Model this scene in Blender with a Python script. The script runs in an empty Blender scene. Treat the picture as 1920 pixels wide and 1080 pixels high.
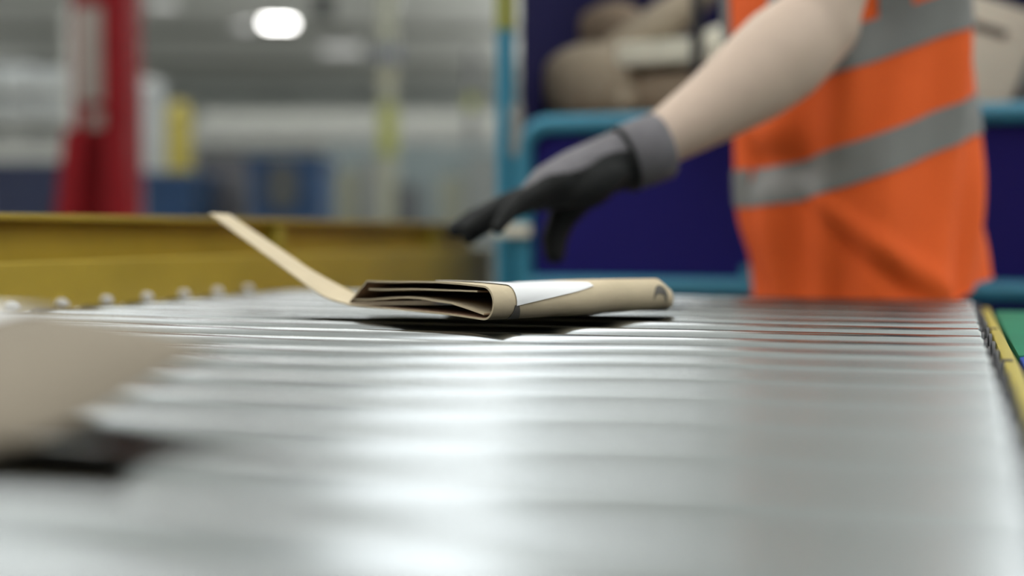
import bpy, bmesh, math, random
from mathutils import Vector, Matrix, Quaternion, noise
random.seed(7)
C = bpy.context.scene.collection
SC = bpy.context.scene

# ------------------------------------------------------------------ camera
FPX = 2500.0                       # focal length in pixels of the 1920x1080 frame
EYE = Vector((0, 0, 0.85))
PITCH = math.atan(103 / FPX)
cam_d = bpy.data.cameras.new('camera')
cam_d.sensor_width = 36
cam_d.lens = 36 * FPX / 1920
cam_d.clip_start = 0.01
cam_d.dof.use_dof = True
cam_d.dof.focus_distance = 0.95
cam_d.dof.aperture_fstop = 2.1
cam = bpy.data.objects.new('camera', cam_d); C.objects.link(cam)
cam.location = EYE
cam.rotation_euler = (math.pi / 2 - PITCH, 0, 0)
SC.camera = cam

# ------------------------------------------------------------------ world, exposure
w = bpy.data.worlds.new('world'); SC.world = w; w.use_nodes = True
w.node_tree.nodes['Background'].inputs[0].default_value = (0.6, 0.63, 0.65, 1)
w.node_tree.nodes['Background'].inputs[1].default_value = 0.3
SC.view_settings.view_transform = 'Standard'
SC.view_settings.look = 'None'
SC.view_settings.gamma = 1
SC.view_settings.use_curve_mapping = False
SC.view_settings.exposure = 0.0
SC.cycles.use_denoising = True
SC.cycles.max_bounces = 8
SC.cycles.diffuse_bounces = 5
SC.cycles.caustics_reflective = False
LIGHT = 3.3                       # radiance of the light tubes

# ------------------------------------------------------------------ frames
def at(px, py, Y):
    a = (px - 960) / FPX; b = (540 - py) / FPX
    f = Vector((0, math.cos(PITCH), -math.sin(PITCH))); up = Vector((0, math.sin(PITCH), math.cos(PITCH)))
    d = Vector((1, 0, 0)) * a + up * b + f
    return EYE + d * (Y / d.y)
US, UC = math.sin(math.radians(18.2)), math.cos(math.radians(18.2))
def UV(u, v, z):                   # conveyor frame: u along the belt, v to the right
    return Vector((u * US + v * UC, u * UC - v * US, z))
RT = 0.78                          # top of the rollers
UD = Vector((US, UC, 0)); VD = Vector((UC, -US, 0)); ZD = Vector((0, 0, 1))

# ------------------------------------------------------------------ materials
def mat(name, col, rough=0.6, metal=0.0, var=0.08, scale=8.0, bump=0.0, bscale=60.0, stretch=(1, 1, 1), emit=None, spec=0.5):
    m = bpy.data.materials.new(name); m.use_nodes = True
    nt = m.node_tree; b = nt.nodes['Principled BSDF']
    tc = nt.nodes.new('ShaderNodeTexCoord'); mp = nt.nodes.new('ShaderNodeMapping')
    mp.inputs['Scale'].default_value = stretch
    nt.links.new(tc.outputs['Object'], mp.inputs['Vector'])
    nz = nt.nodes.new('ShaderNodeTexNoise'); nz.inputs['Scale'].default_value = scale; nz.inputs['Detail'].default_value = 5
    nt.links.new(mp.outputs['Vector'], nz.inputs['Vector'])
    rp = nt.nodes.new('ShaderNodeValToRGB')
    lo = tuple(max(0, c * (1 - var)) for c in col); hi = tuple(min(1, c * (1 + var)) for c in col)
    rp.color_ramp.elements[0].position = 0.3; rp.color_ramp.elements[1].position = 0.7
    rp.color_ramp.elements[0].color = (*lo, 1); rp.color_ramp.elements[1].color = (*hi, 1)
    nt.links.new(nz.outputs['Fac'], rp.inputs['Fac'])
    nt.links.new(rp.outputs['Color'], b.inputs['Base Color'])
    b.inputs['Roughness'].default_value = rough
    b.inputs['Metallic'].default_value = metal
    b.inputs['Specular IOR Level'].default_value = spec
    if bump:
        n2 = nt.nodes.new('ShaderNodeTexNoise'); n2.inputs['Scale'].default_value = bscale; n2.inputs['Detail'].default_value = 4
        nt.links.new(mp.outputs['Vector'], n2.inputs['Vector'])
        bp = nt.nodes.new('ShaderNodeBump'); bp.inputs['Strength'].default_value = bump; bp.inputs['Distance'].default_value = 0.01
        nt.links.new(n2.outputs['Fac'], bp.inputs['Height']); nt.links.new(bp.outputs['Normal'], b.inputs['Normal'])
    if emit:
        b.inputs['Emission Color'].default_value = (*emit[0], 1); b.inputs['Emission Strength'].default_value = emit[1]
    return m
M = {}
M['floor'] = mat('concrete_floor', (0.36, 0.36, 0.35), 0.5, var=0.2, scale=1.5, bump=0.05)
M['ceiling'] = mat('ceiling_sheet', (0.80, 0.80, 0.76), 0.8, var=0.1, scale=0.6)
M['wall'] = mat('wall_panel', (0.48, 0.50, 0.485), 0.8, var=0.15, scale=0.5)
M['beam'] = mat('grey_steel', (0.42, 0.42, 0.39), 0.6, var=0.15)
M['tube'] = mat('light_tube', (0.9, 0.9, 0.9), 0.5, emit=((0.97, 1.0, 0.99), LIGHT))
M['dimlight'] = mat('dim_diffuser', (0.6, 0.6, 0.6), 0.5, emit=((1, 1, 0.97), 0.45))
M['tubefar'] = mat('far_light_tube', (0.9, 0.9, 0.9), 0.5, emit=((1.0, 0.985, 0.95), 14.0))
M['housing'] = mat('white_housing', (0.75, 0.75, 0.74), 0.5)
M['roller'] = mat('zinc_roller', (0.335, 0.352, 0.364), 0.155, 1.0, var=0.05, scale=30, bump=0.012, bscale=200, stretch=(0.15, 4, 4))
M['axle'] = mat('steel_axle', (0.55, 0.55, 0.56), 0.3, 1.0)
M['blackcap'] = mat('black_plastic', (0.02, 0.02, 0.025), 0.45)
M['whitecap'] = mat('pale_cap', (0.72, 0.72, 0.74), 0.3)
M['yellow'] = mat('yellow_paint', (0.42, 0.30, 0.035), 0.45, var=0.14, scale=6, bump=0.02)
M['yellow2'] = mat('bright_yellow_paint', (0.37, 0.30, 0.04), 0.5, var=0.1, scale=5)
M['kraft'] = mat('kraft_paper', (0.55, 0.455, 0.315), 0.75, var=0.06, scale=25, bump=0.03, bscale=120, spec=0.25)
M['kraft2'] = mat('kraft_paper_grey', (0.225, 0.19, 0.148), 0.8, var=0.06, scale=12, spec=0.2)
M['parcelgrey'] = mat('parcel_paper', (0.34, 0.275, 0.20), 0.8, var=0.15, scale=9)
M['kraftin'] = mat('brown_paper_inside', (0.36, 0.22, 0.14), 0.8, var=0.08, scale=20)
M['kraftdark'] = mat('brown_paper', (0.26, 0.19, 0.13), 0.8, var=0.15, scale=9)
M['paper'] = mat('white_label', (0.80, 0.80, 0.82), 0.55, var=0.02)
M['ink_hole'] = mat('dark_ink_and_hole', (0.10, 0.09, 0.08), 0.7)
M['cream'] = mat('cream_card', (0.74, 0.70, 0.58), 0.7, var=0.06)
M['skin'] = mat('skin', (0.57, 0.43, 0.345), 0.55, var=0.07, scale=9, bump=0.02, bscale=90)
M['glove'] = mat('grey_knit', (0.15, 0.14, 0.155), 0.8, var=0.12, scale=40, bump=0.15, bscale=300)
M['coat'] = mat('dark_coating', (0.014, 0.0145, 0.015), 0.7, var=0.2, scale=30, bump=0.08, bscale=150, spec=0.25)
M['vest'] = mat('orange_fabric', (0.82, 0.125, 0.025), 0.8, var=0.05, scale=6, bump=0.06, bscale=200, spec=0.2)
M['band'] = mat('grey_reflective', (0.20, 0.195, 0.19), 0.55, var=0.10, scale=12, spec=0.4)
M['cloth'] = mat('dark_navy_cloth', (0.025, 0.028, 0.05), 0.85)
M['boot'] = mat('black_leather', (0.02, 0.02, 0.02), 0.5)
M['hair'] = mat('brown_hair', (0.06, 0.035, 0.02), 0.7)
M['eye'] = mat('eye_white', (0.7, 0.7, 0.68), 0.3)
M['lip'] = mat('lips', (0.45, 0.2, 0.17), 0.5)
M['bluetube'] = mat('blue_paint', (0.035, 0.22, 0.34), 0.4, var=0.08)
M['navy'] = mat('navy_sheet', (0.015, 0.012, 0.13), 0.7, var=0.12, scale=3, bump=0.05, bscale=12, spec=0.12)
M['navydark'] = mat('navy_liner', (0.014, 0.013, 0.065), 0.75, var=0.15, scale=3, spec=0.12)
M['green'] = mat('green_plastic', (0.012, 0.15, 0.08), 0.7, var=0.1, spec=0.2)
M['blue'] = mat('blue_plastic', (0.012, 0.05, 0.28), 0.7, var=0.1, spec=0.2)
M['binblue'] = mat('bin_blue', (0.006, 0.038, 0.105), 0.5, var=0.15)
M['binnavy'] = mat('bin_navy', (0.008, 0.014, 0.05), 0.5, var=0.15)
M['bingrey'] = mat('bin_grey', (0.10, 0.10, 0.11), 0.5, var=0.1)
M['dark'] = mat('dark_rubber', (0.05, 0.055, 0.055), 0.6)
M['red'] = mat('red_paint', (0.17, 0.004, 0.007), 0.6, var=0.1, spec=0.15)
M['sign'] = mat('faded_sign', (0.25, 0.21, 0.185), 0.6, var=0.15, scale=6)
M['white'] = mat('white_film', (0.36, 0.375, 0.38), 0.45, var=0.06)
M['palegrey'] = mat('pale_grey_paint', (0.26, 0.26, 0.245), 0.6, var=0.08)
M['teal'] = mat('grey_teal_mesh', (0.20, 0.24, 0.25), 0.6, var=0.1)
M['lime'] = mat('yellow_green_paint', (0.27, 0.28, 0.055), 0.5)
M['limepale'] = mat('pale_yellow_paint', (0.29, 0.29, 0.22), 0.5)
M['slate'] = mat('slate_clamp', (0.12, 0.13, 0.17), 0.5)
M['buff'] = mat('buff_card', (0.30, 0.29, 0.21), 0.8)

# ------------------------------------------------------------------ mesh helpers
def org(o):
    p = Vector((0, 0, 0))
    while o is not None:
        p += o.location; o = o.parent
    return p
def tag(o, label=None, cat=None, group=None, kind=None):
    if label: o['label'] = label
    if cat: o['category'] = cat
    if group: o['group'] = group
    if kind: o['kind'] = kind
    return o
def thing(name, label, cat, loc, group=None):
    o = bpy.data.objects.new(name, None); C.objects.link(o); o.location = loc
    o.empty_display_size = 0.1
    return tag(o, label, cat, group)
class MB:
    def __init__(s): s.bm = bmesh.new()
    def _add(s, vs, fs):
        v = [s.bm.verts.new(p) for p in vs]
        for f in fs:
            try: s.bm.faces.new([v[i] for i in f])
            except ValueError: pass
        return s
    def box(s, c, size, X=None, Y=None, Z=None, bev=0.0, seg=2):
        X = Vector(X or (1, 0, 0)); Y = Vector(Y or (0, 1, 0)); Z = Vector(Z or (0, 0, 1)); c = Vector(c)
        b = bmesh.new(); bmesh.ops.create_cube(b, size=1)
        for v in b.verts: v.co = Vector((v.co.x * size[0], v.co.y * size[1], v.co.z * size[2]))
        if bev: bmesh.ops.bevel(b, geom=b.edges[:], offset=bev, segments=seg, affect='EDGES', profile=0.7)
        b.verts.index_update()
        s._add([c + X * v.co.x + Y * v.co.y + Z * v.co.z for v in b.verts], [[v.index for v in f.verts] for f in b.faces])
        b.free(); return s
    def uvbox(s, u0, u1, v0, v1, z0, z1, bev=0.0):
        return s.box(UV((u0 + u1) / 2, (v0 + v1) / 2, (z0 + z1) / 2), (abs(v1 - v0), abs(u1 - u0), abs(z1 - z0)), VD, UD, ZD, bev)
    def tube(s, pts, rad, seg=12, ry=None, up=None, caps=True):
        """loft of ellipses along a path; rad/ry lists, up = direction of the ry axis"""
        pts = [Vector(p) for p in pts]; n = len(pts)
        if not isinstance(rad, (list, tuple)): rad = [rad] * n
        if ry is None: ry = rad
        if not isinstance(ry, (list, tuple)): ry = [ry] * n
        vs = []; fs = []; prev = Vector(up) if up is not None else None
        for i, p in enumerate(pts):
            t = (pts[min(i + 1, n - 1)] - pts[max(i - 1, 0)]).normalized()
            if prev is None: prev = Vector((0, 0, 1)) if abs(t.z) < 0.9 else Vector((1, 0, 0))
            u = (prev - t * prev.dot(t)).normalized(); r = t.cross(u); 
            if up is None: prev = u
            for k in range(seg):
                a = 2 * math.pi * k / seg
                vs.append(p + r * (math.cos(a) * rad[i]) + u * (math.sin(a) * ry[i]))
        for i in range(n - 1):
            for k in range(seg):
                k2 = (k + 1) % seg
                fs.append([i * seg + k, i * seg + k2, (i + 1) * seg + k2, (i + 1) * seg + k])
        if caps:
            fs.append(list(range(seg))[::-1]); fs.append([(n - 1) * seg + k for k in range(seg)])
        return s._add(vs, fs)
    def ell(s, c, r, X=None, Y=None, Z=None, nu=16, nv=10):
        X = Vector(X or (1, 0, 0)); Y = Vector(Y or (0, 1, 0)); Z = Vector(Z or (0, 0, 1)); c = Vector(c)
        vs = [c + Z * r[2]]; fs = []
        for j in range(1, nv):
            ph = math.pi * j / nv
            for i in range(nu):
                th = 2 * math.pi * i / nu
                vs.append(c + X * (r[0] * math.sin(ph) * math.cos(th)) + Y * (r[1] * math.sin(ph) * math.sin(th)) + Z * (r[2] * math.cos(ph)))
        vs.append(c - Z * r[2]); L = len(vs) - 1
        for i in range(nu):
            fs.append([0, 1 + i, 1 + (i + 1) % nu]); b = 1 + (nv - 2) * nu
            fs.append([L, b + (i + 1) % nu, b + i])
        for j in range(nv - 2):
            for i in range(nu):
                a = 1 + j * nu + i; b = 1 + j * nu + (i + 1) % nu
                fs.append([a, a + nu, b + nu, b])
        return s._add(vs, fs)
    def grid(s, f, us, vs_, thick=0.0, nrm=None):
        """surface f(u,v) -> Vector; with thickness a closed slab"""
        nu, nv = len(us), len(vs_)
        P = [[Vector(f(u, v)) for v in vs_] for u in us]
        if not thick:
            return s._add([p for r in P for p in r], [[i * nv + j, (i + 1) * nv + j, (i + 1) * nv + j + 1, i * nv + j + 1] for i in range(nu - 1) for j in range(nv - 1)])
        def N(i, j):
            a = P[min(i + 1, nu - 1)][j] - P[max(i - 1, 0)][j]; b = P[i][min(j + 1, nv - 1)] - P[i][max(j - 1, 0)]
            n = a.cross(b); return n.normalized() if n.length > 1e-12 else Vector((0, 0, 1))
        top = [P[i][j] + N(i, j) * (thick / 2) for i in range(nu) for j in range(nv)]
        bot = [P[i][j] - N(i, j) * (thick / 2) for i in range(nu) for j in range(nv)]
        K = nu * nv; fs = []
        for i in range(nu - 1):
            for j in range(nv - 1):
                q = [i * nv + j, (i + 1) * nv + j, (i + 1) * nv + j + 1, i * nv + j + 1]
                fs.append(q); fs.append([K + x for x in q[::-1]])
        for i in range(nu - 1):
            for j in (0, nv - 1):
                q = [i * nv + j, (i + 1) * nv + j, K + (i + 1) * nv + j, K + i * nv + j]; fs.append(q if j else q[::-1])
        for j in range(nv - 1):
            for i in (0, nu - 1):
                q = [i * nv + j, i * nv + j + 1, K + i * nv + j + 1, K + i * nv + j]; fs.append(q[::-1] if i else q)
        return s._add(top + bot, fs)
    def prism(s, poly, ext):
        poly = [Vector(p) for p in poly]; ext = Vector(ext); n = len(poly)
        return s._add(poly + [p + ext for p in poly], [list(range(n))[::-1], [n + i for i in range(n)]] + [[i, (i + 1) % n, n + (i + 1) % n, n + i] for i in range(n)])
    def mesh(s, name, o=Vector((0, 0, 0)), smooth=True, angle=35):
        bmesh.ops.recalc_face_normals(s.bm, faces=s.bm.faces[:])
        me = bpy.data.meshes.new(name)
        for v in s.bm.verts: v.co -= o
        s.bm.to_mesh(me); s.bm.free()
        if smooth:
            for p in me.polygons: p.use_smooth = True
            me.set_sharp_from_angle(angle=math.radians(angle))
        return me
    def build(s, name, m, parent=None, smooth=True, angle=35, at_=None):
        if parent is None and at_ is None:
            lo = Vector([min(v.co[k] for v in s.bm.verts) for k in range(3)]); hi = Vector([max(v.co[k] for v in s.bm.verts) for k in range(3)])
            at_ = Vector(((lo.x + hi.x) / 2, (lo.y + hi.y) / 2, lo.z))
        o_ = org(parent) if parent is not None else Vector(at_)
        me = s.mesh(name, o_, smooth, angle)
        o = bpy.data.objects.new(name, me); C.objects.link(o)
        if parent is not None: o.parent = parent
        else: o.location = at_
        for x in (m if isinstance(m, (list, tuple)) else [m]): me.materials.append(M[x])
        return o
def remeshed(mb, name, voxel, smooth_iter=6, o=Vector((0, 0, 0))):
    """one continuous surface from overlapping closed shapes"""
    me = mb.mesh(name + '_raw', o, False)
    ob = bpy.data.objects.new('tmp', me); C.objects.link(ob)
    r = ob.modifiers.new('r', 'REMESH'); r.mode = 'VOXEL'; r.voxel_size = voxel
    if smooth_iter:
        sm = ob.modifiers.new('s', 'SMOOTH'); sm.factor = 0.5; sm.iterations = smooth_iter
    dg = bpy.context.evaluated_depsgraph_get()
    out = bpy.data.meshes.new_from_object(ob.evaluated_get(dg)); out.name = name
    bpy.data.objects.remove(ob); bpy.data.meshes.remove(me)
    for p in out.polygons: p.use_smooth = True
    return out
def link_mesh(name, me, mats, parent):
    o = bpy.data.objects.new(name, me); C.objects.link(o); o.parent = parent
    me.materials.clear()
    for x in mats: me.materials.append(M[x])
    return o
def interp(x, xs, ys):
    if x <= xs[0]: return ys[0]
    for i in range(len(xs) - 1):
        if x <= xs[i + 1]:
            t = (x - xs[i]) / (xs[i + 1] - xs[i]); t = t * t * (3 - 2 * t)
            return ys[i] + (ys[i + 1] - ys[i]) * t
    return ys[-1]
def lin(a, b, n): return [a + (b - a) * i / (n - 1) for i in range(n)]

# ================================================================== the hall
X0, X1, Y0, Y1, H = -19.0, 15.0, -13.0, 42.0, 5.6
def struct(name, mb, m, kind='structure'):
    o = mb.build(name, m, smooth=False); o['kind'] = kind; return o
struct('floor', MB().box(((X0 + X1) / 2, (Y0 + Y1) / 2, -0.05), (X1 - X0, Y1 - Y0, 0.1)), 'floor')
struct('ceiling', MB().box(((X0 + X1) / 2, (Y0 + Y1) / 2, H + 0.05), (X1 - X0, Y1 - Y0, 0.1)), 'ceiling')
struct('wall_back', MB().box(((X0 + X1) / 2, Y1 + 0.1, H / 2), (X1 - X0, 0.2, H)), 'wall')
struct('wall_front', MB().box(((X0 + X1) / 2, Y0 - 0.1, H / 2), (X1 - X0, 0.2, H)), 'wall')
struct('wall_left', MB().box((X0 - 0.1, (Y0 + Y1) / 2, H / 2), (0.2, Y1 - Y0, H)), 'wall')
struct('wall_right', MB().box((X1 + 0.1, (Y0 + Y1) / 2, H / 2), (0.2, Y1 - Y0, H)), 'wall')
for i, y in enumerate((31.0, 37.0)):
    mb = MB(); mb.box(((X0 + X1) / 2, y, H - 0.02), (X1 - X0, 0.25, 0.04)); mb.box(((X0 + X1) / 2, y, H - 0.1), (X1 - X0, 0.03, 0.16)); mb.box(((X0 + X1) / 2, y, H - 0.19), (X1 - X0, 0.25, 0.03))
    struct('trim_%d' % (i + 1), mb, 'beam')

# light rows that run along the conveyor, overhead (out of the frame)
def light_row(v, u0, u1, z, wd, n, label, group=None):
    root = thing('light_row', label, 'light', UV((u0 + u1) / 2, v, z), group)
    MB().uvbox(u0, u1, v - 0.03, v + 0.03, z + 0.035, z + 0.07, 0.005).build('housing', 'housing', root)
    for k in range(n + 1):
        uu = min(u1 - 0.05, u0 + 0.05 + (u1 - u0) * k / n); MB().tube([UV(uu, v, z + 0.07), UV(uu, v, H)], 0.008, 6).build('hanger', 'beam', root)
    L = (u1 - u0) / n
    for k in range(n):
        MB().uvbox(u0 + k * L + 0.06, u0 + (k + 1) * L - 0.06, v - wd / 2, v + wd / 2, z - 0.03, z + 0.035).build('light_tube', 'tube', root)
    return root
def uend(v): return (20.4 + v * US) / UC          # rows stop short of the ceiling the photo shows
light_row(-1.75, -8, uend(-1.75), 4.7, 0.55, 8, 'row of bright light panels hung over the conveyor')
for k, v in enumerate((0.5, 2.6, 4.7, 6.8, 8.9)):
    light_row(v, -8, uend(v), 4.7, 0.55, 8, '%s row of bright light panels counted rightward from above the conveyor' % ('first', 'second', 'third', 'fourth', 'fifth')[k])
for k, v in enumerate((-4.2, -6.3, -8.4, -10.5, -12.6)):
    light_row(v, -8, uend(v), 4.7, 0.55, 8, '%s row of bright light panels counted leftward from above the conveyor' % ('first', 'second', 'third', 'fourth', 'fifth')[k])
for x, lb in ((1.6, 'unseen far row of bright light panels added behind the blue cage'), (5.0, 'unseen far row of bright light panels added behind the worker'), (9.0, 'unseen far row of bright light panels added near the right wall')):  # hidden rows, added to brighten the far ceiling and back wall
    o = light_row(0, -8.5, 8.5, 4.7, 1.1, 6, lb); o.rotation_euler = (0, 0, math.radians(18.2)); o.location = (x, 31, 4.7)
o = light_row(0, -8, 8, 4.7, 1.1, 6, 'unseen far row of bright light panels added near the left wall'); o.rotation_euler = (0, 0, math.radians(18.2)); o.location = (-16.4, 30, 4.7)  # one more row added out of view to lift the far ceiling

# ================================================================== roller conveyor
conv = thing('roller_conveyor', 'roller conveyor of bright zinc rollers in a yellow frame', 'conveyor', UV(0.6, -0.39, 0))
RR, PITCHR = 0.025, 0.0735
VL, VR = -0.805, 0.022
U_END = 1.502
def cyl_v(mb, u, z, prof, seg=28):
    """lathe round an axis along v: prof = [(v, r)]"""
    vs = []; fs = []
    for (v, r) in prof:
        for k in range(seg):
            a = 2 * math.pi * k / seg
            vs.append(UV(u + r * math.cos(a), v, z + r * math.sin(a)))
    n = len(prof)
    for i in range(n - 1):
        for k in range(seg):
            k2 = (k + 1) % seg; fs.append([i * seg + k, i * seg + k2, (i + 1) * seg + k2, (i + 1) * seg + k])
    fs.append(list(range(seg))); fs.append([(n - 1) * seg + k for k in range(seg)][::-1])
    return mb._add(vs, fs)
zc = RT - RR
us = []; u = U_END - RR
while u > -0.34: us.append(u); u -= PITCHR
u0 = us[0]
# meshes are laid out so that the roller's local X axis runs along v
def roller_mesh(name, prof, m, seg=32):
    vs = []; fs = []
    for (x, r) in prof:
        for k in range(seg):
            a = 2 * math.pi * k / seg; vs.append((x, r * math.cos(a), r * math.sin(a)))
    n = len(prof)
    for i in range(n - 1):
        for k in range(seg):
            k2 = (k + 1) % seg; fs.append([i * seg + k, i * seg + k2, (i + 1) * seg + k2, (i + 1) * seg + k])
    fs.append(list(range(seg))); fs.append([(n - 1) * seg + k for k in range(seg)])
    mb = MB(); mb._add([Vector(p) for p in vs], fs)
    me = mb.mesh(name, smooth=True, angle=40); me.materials.append(M[m]); return me
HL = (VR - VL) / 2
mR = roller_mesh('roller', [(-HL, RR - 0.002), (-HL + 0.002, RR), (HL - 0.002, RR), (HL, RR - 0.002)], 'roller')
mW = roller_mesh('pale_cap', [(-HL - 0.012, 0.015), (-HL - 0.010, 0.021), (-HL + 0.001, 0.0225)], 'whitecap', 20)
mB_ = roller_mesh('black_cap', [(HL - 0.001, 0.0225), (HL + 0.002, 0.0225), (HL + 0.003, 0.018), (HL + 0.0045, 0.018), (HL + 0.0055, 0.0215), (HL + 0.0075, 0.0215), (HL + 0.008, 0.012)], 'blackcap', 20)
mA = roller_mesh('axle', [(-HL - 0.03, 0.006), (HL + 0.0125, 0.006)], 'axle', 6)
for u in us:
    r = bpy.data.objects.new('roller', mR); C.objects.link(r); r.parent = conv
    r.location = UV(u, (VL + VR) / 2, zc) - conv.location
    r.rotation_euler = (random.uniform(0, 6.28), 0, math.radians(-18.2)); r.rotation_mode = 'ZYX' if False else 'XYZ'
    for nm, me in (('end_cap', mW), ('drive_pulley', mB_), ('axle', mA)):
        c = bpy.data.objects.new(nm, me); C.objects.link(c); c.parent = r
for u in us: MB().tube([UV(u, -0.838, RT + 0.0), UV(u, -0.830, RT + 0.0), UV(u, -0.826, RT + 0.0)], [0.0055, 0.0055, 0.003], 8).build('roller_end_dot', 'whitecap', conv)  # added pale dots standing in for the bright roller ends
# right side channel: slim yellow flange with a slot for every axle
mb = MB()
UA, UB = -0.36, U_END + 0.02
mb.uvbox(UA, UB, 0.0325, 0.0355, RT - 0.15, RT - 0.012, 0.001)
mb.uvbox(UA, UB, 0.0325, 0.0405, RT - 0.0145, RT - 0.010, 0.0015)
mb.uvbox(UA, UB, 0.0325, 0.042, RT - 0.152, RT - 0.148, 0.001)
rail = mb.build('side_channel', 'yellow2', conv)
for u in us[::4]: MB().uvbox(u - 0.0045, u + 0.0045, 0.0318, 0.0382, RT - 0.03, RT - 0.0092, 0.001).build('axle_slot', 'blackcap', rail)
# left guide rail: recessed upper web, proud lower ledge; runs on past the end
UG = 2.42
mb = MB()
mb.uvbox(-0.5, UG, -0.885, -0.879, RT + 0.040, RT + 0.086)             # upper web
mb.uvbox(-0.5, UG, -0.885, -0.858, RT + 0.083, RT + 0.089, 0.002)      # top lip
guide = mb.build('guide_rail', 'yellow', conv)
mb = MB()
mb.uvbox(-0.5, UG, -0.862, -0.836, RT - 0.16, RT + 0.042, 0.006)
mb.build('lower_channel', 'yellow', conv)
for u in (0.2, 0.95, 1.62, 2.2): MB().uvbox(u - 0.012, u + 0.012, -0.880, -0.862, RT + 0.041, RT + 0.084, 0.002).build('guide_stiffener', 'yellow2', guide)
for u in (0.45, 1.05): MB().tube([UV(u, -0.872, RT + 0.094), UV(u, -0.872, RT + 0.088)], [0.004, 0.011], 10).build('guide_bolt', 'yellow2', guide)
mb = MB(); mb.uvbox(U_END + 0.004, U_END + 0.02, -0.84, 0.038, RT - 0.15, RT - 0.035, 0.002); mb.build('end_plate', 'yellow', conv)
for u in (-0.2, 0.65, 1.42):
    MB().uvbox(u - 0.02, u + 0.02, -0.86, 0.05, RT - 0.20, RT - 0.152, 0.003).build('cross_member', 'beam', conv)
    for v in (-0.84, -0.02): 
        MB().uvbox(u - 0.025, u + 0.025, v - 0.025, v + 0.025, 0.006, RT - 0.20, 0.003).build('leg', 'beam', conv)
        MB().uvbox(u - 0.05, u + 0.05, v - 0.05, v + 0.05, 0.0, 0.008).build('foot_plate', 'beam', conv)

# ================================================================== main envelope
ZB = RT
Bp = Vector((-0.0131, 0.934, 0)); Ap = Vector((-0.135, 1.089, 0)); Cp = Vector((0.1365, 1.13, 0))
mS = (Ap - Bp).length; mD = (Ap - Bp).normalized(); lS = (Cp - Bp).length; lD = (Cp - Bp).normalized()
env = thing('mailer', 'brown card mailer with upturned flap lying open on the rollers', 'envelope', Vector((0.0, 1.14, RT)))
def EP(s, l, h): return Vector((Bp.x, Bp.y, ZB)) + mD * s + lD * l + ZD * (h + 0.008 + 0.001 * s / mS - (l / lS) * (0.004 + 0.0040 * min(1.1, s / mS)) + 0.0009)
def rise(l):                                  # the tube is a little fatter at its right end
    return interp(l, [0, 0.1, 0.17, lS - 0.012, lS], [1.0, 0.92, 1.12, 1.12, 0.80])
R0 = 0.0116
def wall(q, l, off=0.0):
    """wrap: q<0 along the floor, 0..1 round the near fold, 1.. up and back over the top"""
    k = rise(l); r = R0 * k
    if q < 0:
        s = r - q * (mS - r); return EP(s, l, 0.0015 * min(1, -q * 4) - off)
    if q <= 1:
        a = -math.pi / 2 - math.pi * q
        return EP(r + (r + off) * math.cos(a), l, r + (r + off) * math.sin(a))
    t = q - 1                                 # 0..1 across the top, then 1..1.25 down the far side
    sag = 1 - 0.42 * (l / lS) * min(1, t * 1.15) 
    if t <= 0.8:
        return EP(r + t * (mS - 0.004), l, (2 * r + 0.0012 * math.sin(t * 6)) * sag + off)
    tt = (t - 0.8) / 0.2
    return EP(r + 0.8 * (mS - 0.004) + tt * (mS * 0.2 - r), l, (2 * r + 0.0012 * math.sin(4.8)) * sag * (1 - tt) + 0.003 * tt + off)
qs = [-0.98, -0.7, -0.45, -0.2, -0.08, 0] + [i / 14 for i in range(1, 14)] + [1 + x for x in (0, .06, .15, .3, .45, .6, .72, .8, .9, 0.995)]
ls = [0, 0.004, 0.03, 0.06, 0.10, 0.13, 0.16, 0.18, lS - 0.012, lS - 0.006, lS - 0.002, lS]
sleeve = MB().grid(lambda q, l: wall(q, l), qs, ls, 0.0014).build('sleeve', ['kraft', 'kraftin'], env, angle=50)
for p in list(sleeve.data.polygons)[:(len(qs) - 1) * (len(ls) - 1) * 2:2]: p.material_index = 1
# closed right end
end = [wall(q, lS - 0.0012) for q in qs]
cen = sum(end, Vector()) / len(end)
mb = MB(); n = len(end)
ring2 = [cen + (p - cen) * 0.55 + lD * 0.004 for p in end]
mb._add(end + ring2 + [cen + lD * 0.005], [[i, (i + 1) % n, n + (i + 1) % n, n + i] for i in range(n)] + [[n + i, n + (i + 1) % n, 2 * n] for i in range(n)])
mb.build('end_flap', 'kraft', env, angle=60)
# inner layers
MB().grid(lambda s, l: EP(s, l, interp(s, [0.012, 0.05, 0.10, 0.19], [0.0035, 0.0095, 0.0115, 0.006])), lin(0.012, 0.19, 10), lin(0.001, lS - 0.01, 4), 0.0012).build('inner_sheet', 'kraft', env)
MB().grid(lambda s, l: EP(s, l, interp(s, [0.02, 0.08, 0.165], [0.0195, 0.0185, 0.0155]) * (1 - 0.4 * l / lS)), lin(0.02, 0.165, 8), lin(0.001, lS - 0.01, 4), 0.0012).build('inner_sheet', 'kraft', env)
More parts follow.
